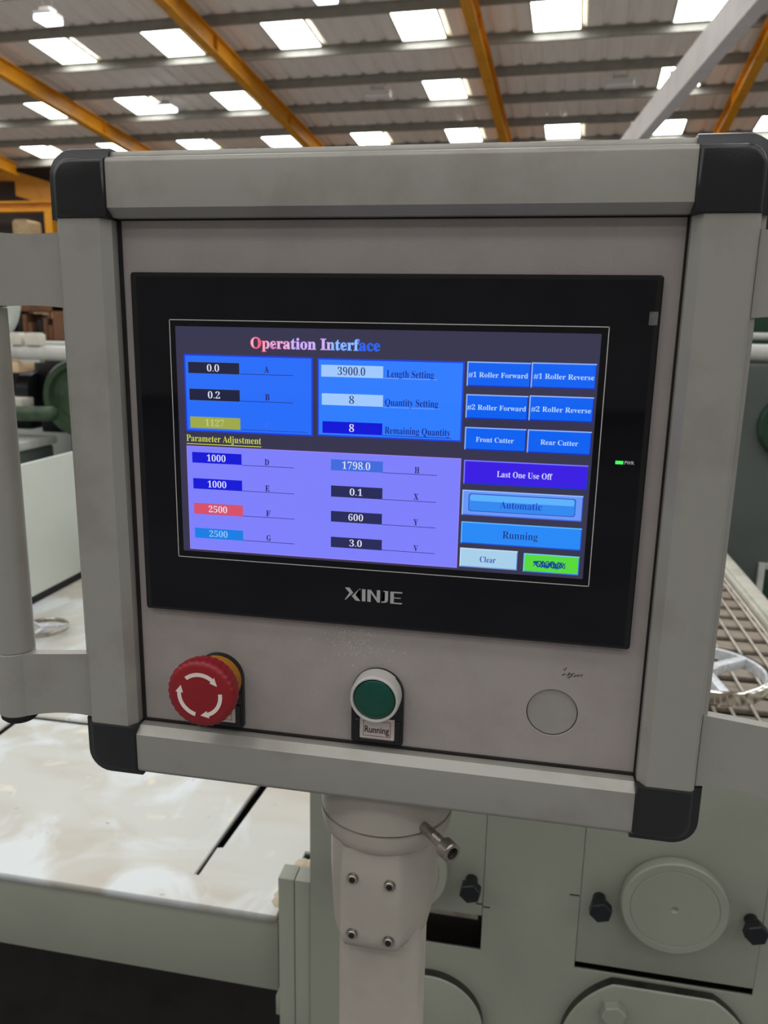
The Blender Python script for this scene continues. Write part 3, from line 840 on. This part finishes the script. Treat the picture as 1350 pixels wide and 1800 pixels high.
def button(x0, x1, z0, z1, fill, txt, tcol, tx0, tx1, base, cap, hi=(140, 178, 255), lo=(14, 50, 190), weight=0.0):
    bm = B(); slab(bm, x0, x1, Z0 + z0, Z0 + z1, -.0003, .00012, 0)
    w = .0006
    quad(bm, x0, x1, Z0 + z1 - w, Z0 + z1, -.0004, 1); quad(bm, x0, x0 + w, Z0 + z0, Z0 + z1, -.0004, 1)
    quad(bm, x0, x1, Z0 + z0, Z0 + z0 + w, -.0004, 2); quad(bm, x1 - w * .7, x1, Z0 + z0, Z0 + z1 - w, -.0004, 2)
    if txt: put_text(bm, txt, tx0, tx1, Z0 + base, cap, -.00044, True, weight, 3)
    return spart('screen_button', bm, [sm(fill), sm(hi), sm(lo), sm(tcol)])
bl = (0, 96, 240); tw_ = (176, 210, 255)
button(.0452, .0767, .0747, .0870, bl, '#1 Roller Forward', tw_, .0460, .0755, .0793, .0025)
button(.0770, .1083, .0749, .0873, bl, '#1 Roller Reverse', tw_, .0783, .1075, .0794, .0025)
button(.0453, .0763, .0584, .0707, bl, '#2 Roller Forward', tw_, .0460, .0755, .0630, .0025)
button(.0769, .1082, .0586, .0711, bl, '#2 Roller Reverse', tw_, .0780, .1072, .0632, .0025)
button(.0454, .0763, .0424, .0541, bl, 'Front Cutter', tw_, .0511, .0703, .0467, .0025)
button(.0770, .1083, .0423, .0541, bl, 'Rear Cutter', tw_, .0836, .1021, .0467, .0025)
button(.0456, .1079, .0246, .0371, (56, 22, 226), 'Last One Use Off', (206, 208, 255), .0627, .0906, .0290, .0030, hi=(120, 120, 250))
b = button(.0454, .1066, .0080, .0214, (104, 150, 246), '', (20, 60, 190), 0, 0, 0, 0, hi=(150, 190, 255), lo=(70, 100, 220))
bm = B()
for k, (s, c) in enumerate(((0, 0), (1, 1))):
    e = .0004 * s
    pts = rrect(.0487 + e, .1032 - e, Z0 + .0102 + e, Z0 + .0197 - e, .0014, 4)
    f = bm.faces.new([bm.verts.new((p[0], -.00043 - .00003 * s, p[1])) for p in pts]); f.material_index = c
pts = rrect(.0495, .1024, Z0 + .0158, Z0 + .0192, .001, 4)
bm.faces.new([bm.verts.new((p[0], -.00049, p[1])) for p in pts]).material_index = 2
put_text(bm, 'Automatic', .0651, .0864, Z0 + .0127, .0036, -.00052, True, 0, 3)
spart('inner_button', bm, [sm((40, 80, 190)), sm((48, 136, 238)), sm((92, 176, 250)), sm((22, 66, 190))])
button(.0455, .1072, -.0073, .0045, (34, 136, 246), 'Running', (18, 50, 130), .0672, .0852, -.0034, .0040, hi=(90, 180, 255), lo=(20, 80, 210), weight=-.008)
button(.0454, .0755, -.0202, -.0098, (166, 206, 232), 'Clear', (40, 70, 170), .0560, .0643, -.0170, .0031, hi=(190, 220, 240), lo=(110, 150, 220))
button(.0787, .1070, -.0205, -.0105, (86, 216, 56), '', (26, 56, 160), 0, 0, 0, 0, hi=(110, 200, 240), lo=(60, 130, 230))
# scrawl over the word on the green button
bm = B()
put_text(bm, 'Change', .0850, .0988, Z0 - .0172, .0030, -.00046, True, 0.02, 0)
def stroke(pts, w):
    for a, b_ in zip(pts[:-1], pts[1:]):
        a = Vector((a[0], -.00048, a[1])); b2 = Vector((b_[0], -.00048, b_[1])); d = (b2 - a).normalized(); n_ = Vector((-d.z, 0, d.x)) * w
        bm.faces.new([bm.verts.new(q) for q in (a - n_ - d * w, b2 - n_ + d * w, b2 + n_ + d * w, a + n_ - d * w)])
for k in range(4):
    ph = random.random() * 6
    stroke([(.0840 + .0160 * t / 26, Z0 - .0159 + .0019 * math.sin(ph + t * (.55 + .12 * k)) * (1 - .3 * abs(t - 13) / 13)) for t in range(27)], .00022)
spart('scrawl', bm, sm((18, 70, 140)))
# lettering on the display
bm = B()
inks = [(240, 96, 130), (214, 130, 200), (190, 150, 240), (120, 160, 255), (40, 96, 235), (20, 40, 110), (206, 214, 70), (20, 30, 130), (34, 34, 108), (60, 110, 235), (236, 186, 206), (206, 186, 238), (150, 196, 250)]
put_text(bm, 'Operation Interface', -.0692, .0005, Z0 + .0910, .0055, -.0003, True, .022, 0, grad=lambda t: 0 if t < .12 else 1 if t < .3 else 2 if t < .62 else 3 if t < .84 else 4)
put_text(bm, 'Operation Interface', -.0688, .0001, Z0 + .0912, .0052, -.00036, True, -.018, 0, grad=lambda t: 10 if t < .3 else 11 if t < .62 else 12 if t < .84 else 4)
put_text(bm, 'Parameter Adjustment', -.1070, -.0641, Z0 + .0402, .0036, -.0003, True, -.006, 6)
quad(bm, -.1070, -.0640, Z0 + .0386, Z0 + .0390, -.0003, 6)
put_text(bm, 'Length Setting', .0041, .0285, Z0 + .0780, .0036, -.00036, True, -.004, 7)
put_text(bm, 'Quantity Setting', .0035, .0311, Z0 + .0634, .0036, -.00036, True, -.004, 7)
put_text(bm, 'Remaining Quantity', .0036, .0379, Z0 + .0489, .0036, -.00036, True, -.004, 7)
for s, x, z in (('A', -.0604, .0785), ('B', -.0602, .0640), ('C', -.0603, .0492), ('D', -.0610, .0290), ('E', -.0609, .0146), ('F', -.0606, .0006), ('G', -.0605, -.0134), ('H', .0212, .0288), ('X', .0211, .0146), ('Y', .0213, .0008), ('V', .0217, -.0135)):
    put_text(bm, s, x - .00125, x + .00125, Z0 + z, .0032, -.00036, True, .008, 9 if s == 'C' else 8)
for x0, x1, z in ((-.0756, -.0460, .0772), (-.0756, -.0460, .0629), (-.0754, -.0457, .0281), (-.0754, -.0457, .0138), (-.0754, -.0457, -.0003), (-.0754, -.0457, -.0143), (.0030, .0318, .0280), (.0030, .0318, .0136), (.0030, .0320, -.0002), (.0030, .0320, -.0143)):
    quad(bm, x0, x1, Z0 + z, Z0 + z + .0003, -.00036, 8)
quad(bm, -.0757, -.0380, Z0 + .0476, Z0 + .0478, -.00036, 7)
for x1, z in ((.0303, .0772), (.0318, .0624)): quad(bm, .0025, x1, Z0 + z, Z0 + z + .0003, -.00036, 3)
quad(bm, .0023, .0386, Z0 + .0477, Z0 + .0480, -.00036, 7)
spart('lettering', bm, [sm(c) for c in inks])
# maker's name printed on the glass
bm = B()
LG = [[(160, 118), (240, 115), (305, 198), (172, 330), (160, 325), (240, 204)], [(280, 255), (410, 122), (435, 122), (345, 232), (430, 330), (350, 330)],
      [(455, 125), (515, 125), (515, 330), (455, 330)], [(547, 330), (547, 125), (607, 125), (607, 330)], [(600, 125), (607, 125), (765, 330), (718, 330), (600, 170)], [(708, 122), (765, 122), (765, 330), (708, 300)],
      [(820, 125), (900, 125), (900, 285), (875, 320), (785, 330), (790, 308), (835, 300), (845, 285), (845, 145), (820, 140)],
      [(937, 128), (997, 126), (997, 330), (937, 330)], [(997, 126), (1140, 124), (1135, 148), (997, 150)], [(997, 222), (1115, 222), (1112, 238), (997, 238)], [(997, 308), (1138, 306), (1135, 330), (997, 330)]]
for j, poly in enumerate(LG):
    f = bm.faces.new([bm.verts.new((-.0171 + (x - 160) * .0322 / 980, -.00012 - .00001 * j, 1.3630 - (y - 118) * .0072 / 212)) for x, y in poly])
bmesh.ops.triangulate(bm, faces=bm.faces)
spart('brand_lettering', bm, M['silver_print'])
bm = B(); put_text(bm, 'PWR', .1252, .1299, 1.4386, .0016, -.00012, False, .03); spart('power_lettering', bm, M['white_print'])
bm = B(); box(bm, .1208, .1246, -.0003, .0000, 1.4385, 1.4402, .0001, 1); box(bm, .1216, .1238, -.00035, -.0003, 1.4389, 1.4398)
spart('power_light', bm, mat('green_power_light', (20, 90, 30), .3, emit=(60, 245, 90), strength=1.2))
bm = B(); box(bm, .1307, .1347, -.0004, -.0001, 1.5060, 1.5123, .0001, 1); spart('sticker_remnant', bm, mat('grey_sticker', (104, 102, 98), .6, spots=(60, 58, 56), scale=260))

# ---- push buttons
def legend_plate(parent, cx, zt=1.3155, zb=1.2702, hw=.0150):
    bm = B()
    pts = [(cx - hw, zb + .001), (cx - hw + .001, zb), (cx + hw - .001, zb), (cx + hw, zb + .001)]
    cz = zt - hw
    pts += [(cx + hw * math.cos(math.radians(a)), cz + hw * math.sin(math.radians(a))) for a in range(0, 181, 9)]
    xz_prism(bm, pts, .0008, .0045)
    bmesh.ops.bevel(bm, geom=[e for e in bm.edges if all(abs(v.co.y - .0008) < 1e-6 for v in e.verts)], offset=.0006, segments=2, affect='EDGES')
    # raised rim of the label recess
    for q in ((cx - .0128, cx - .0098, 1.2716, 1.285), (cx + .0105, cx + .0135, 1.2716, 1.285), (cx - .0098, cx + .0105, 1.2716, 1.2734)): box(bm, q[0], q[1], -.0002, .0009, q[2], q[3], .0004, 1)
    return bm
def label_tag(parent, cx, txt, x0, x1):
    bm = B(); box(bm, cx - .0097, cx + .0104, .0002, .0007, 1.2735, 1.2862, 0, mi=0)
    lines(bm, cx - .0078, cx + .0082, 1.2751, 1.2845, .00028, .0001, 1)
    put_text(bm, txt, x0, x1, 1.2772, .0040, .00005, False, .012, 2)
    return part('label_tag', bm, [M['tag'], M['red_ink'], M['ink']], parent, 0)
ES, EZ = -.0933, 1.3022
bm = B()
N = 120
def scallop(k, r): return r * (1 + (.012 * math.cos(k * 2 * math.pi / 4)))
prof = [(-.0135, .0168, 0), (-.0142, .0188, 1), (-.0205, .0199, 1), (-.0232, .0195, 1), (-.0246, .0184, .6), (-.0252, .0165, 0), (-.0252, .0085, 0), (-.0252, .004, 0)]
rings = []
for y, r, s in prof:
    rings.append([bm.verts.new((ES + (r * (1 + .016 * s * math.cos(k * math.pi / 2.0))) * math.cos(2 * math.pi * k / N), y, EZ + (r * (1 + .016 * s * math.cos(k * math.pi / 2.0))) * math.sin(2 * math.pi * k / N))) for k in range(N)])
for a, b_ in zip(rings[:-1], rings[1:]):
    for k in range(N): bm.faces.new([a[k], a[(k + 1) % N], b_[(k + 1) % N], b_[k]])
bm.faces.new(rings[-1]); bm.faces.new(rings[0])
es = part('emergency_stop_button', bm, M['red'], smooth=40)
es['label'] = 'red mushroom emergency stop button with three white arrows'
part('legend_plate', legend_plate(es, ES), M['legend'], es)
bm = B(); lathe(bm, (ES, .002, 1.3005), (0, -1, 0), [(0, .0146), (.003, .0146), (.0125, .0132), (.0155, .0132)], 56); part('yellow_collar', bm, M['yellow_plastic'], es)
label_tag(es, ES, 'STOP', ES - .0066, ES + .0068)
def arc_arrow(a0, a1, r=.0121, w=.0011):
    """clockwise arrow on the cap, from angle a0 to a1 (degrees, seen from the front)"""
    bm = B(); n = 16; y0, y1 = -.02553, -.0251
    L = []
    for k in range(n + 1):
        a = math.radians(a0 + (a1 - a0) * k / n)
        L.append([Vector((ES + rr_ * math.cos(a), yy, EZ + rr_ * math.sin(a))) for rr_, yy in ((r - w, y0), (r + w, y0), (r + w, y1), (r - w, y1))])
    loft(bm, L)
    s = -1 if a1 < a0 else 1
    a = math.radians(a1); tip = math.radians(a1 + s * 21)
    tri = [(ES + (r - 2.0 * w) * math.cos(a), EZ + (r - 2.0 * w) * math.sin(a)), (ES + (r + 2.0 * w) * math.cos(a), EZ + (r + 2.0 * w) * math.sin(a)), (ES + r * 1.0 * math.cos(tip), EZ + r * 1.0 * math.sin(tip))]
    xz_prism(bm, tri, y0, y1)
    part('white_arrow', bm, M['cream_print'], es, 30)
arc_arrow(130, 52); arc_arrow(8, -68); arc_arrow(-104, -184)
GX, GZ = .0020, 1.3016
bm = B()
lathe(bm, (GX, .002, GZ), (0, -1, 0), [(0, .0142), (.0080, .0141), (.0098, .0138), (.0106, .0132), (.0106, .0124), (.0098, .0120), (.0080, .0119)], 64, caps=(True, False))
pb = part('push_button', bm, M['ring'])
pb['label'] = 'green push button in a pale metal ring'
bm = B(); lathe(bm, (GX, .002, GZ), (0, -1, 0), [(.0060, .0118), (.0094, .0116), (.0101, .0110), (.0105, .0085), (.0107, .004), (.0108, 0)], 56, caps=(True, False)); part('green_lens', bm, M['green_lens'], pb, 60)
bm = B(); lathe(bm, (GX, .002, GZ), (0, -1, 0), [(.0080, .0121), (.0090, .0121), (.0090, .0113), (.0080, .0113)], 56, caps=(False, False)); part('seal_ring', bm, M['gasket'], pb)
part('legend_plate', legend_plate(pb, GX), M['legend'], pb)
label_tag(pb, GX, 'Running', GX - .0068, GX + .0073)

# ---- side handles
for s in (-1, 1):
    gx = CX + s * .2225; gy = -.004; R_ = .0117
    bm = B(); cyl(bm, (gx, gy, 1.3096), (gx, gy, 1.5096), R_, 40)
    hd = part('handle', bm, M['alu'])
    hd['label'] = 'grey tubular side handle'
    for (z0, z1) in ((1.2685, 1.3092), (1.5100, 1.5492)):
        bm = B()
        lathe(bm, (gx, gy, z0), (0, 0, 1), [(0, R_ - .0006), (.0006, R_), (z1 - z0 - .0006, R_), (z1 - z0, R_ - .0006)], 40)
        secs = []
        for t in (0, .15, .3, .45, .6, .8, 1):
            x = gx - s * .006 + (-s) * t * (.2225 - .006 - .1748)
            yf = gy - .0085 + .0105 * (1 - (1 - t) ** 2.2); yb = yf + .0065
            dz = .0012 * math.sin(math.pi * t)
            secs.append([Vector((x, yf, z0 + dz)), Vector((x, yf, z1 - dz)), Vector((x, yb, z1 - dz)), Vector((x, yb, z0 + dz))])
        loft(bm, secs)
        part('handle_bracket', bm, M['alu'], hd, 30)
    for (za, zb) in ((1.2687, 1.26), (1.5490, 1.5577)):
        bm = B(); lathe(bm, (gx, gy, za), (0, 0, 1 if zb > za else -1), [(0, R_ - .0005), (.003, R_ - .0008), (.005, .0090), (.0057, .004), (.0058, 0)], 36, caps=(True, False)); part('end_cap', bm, M['gasket'], hd)
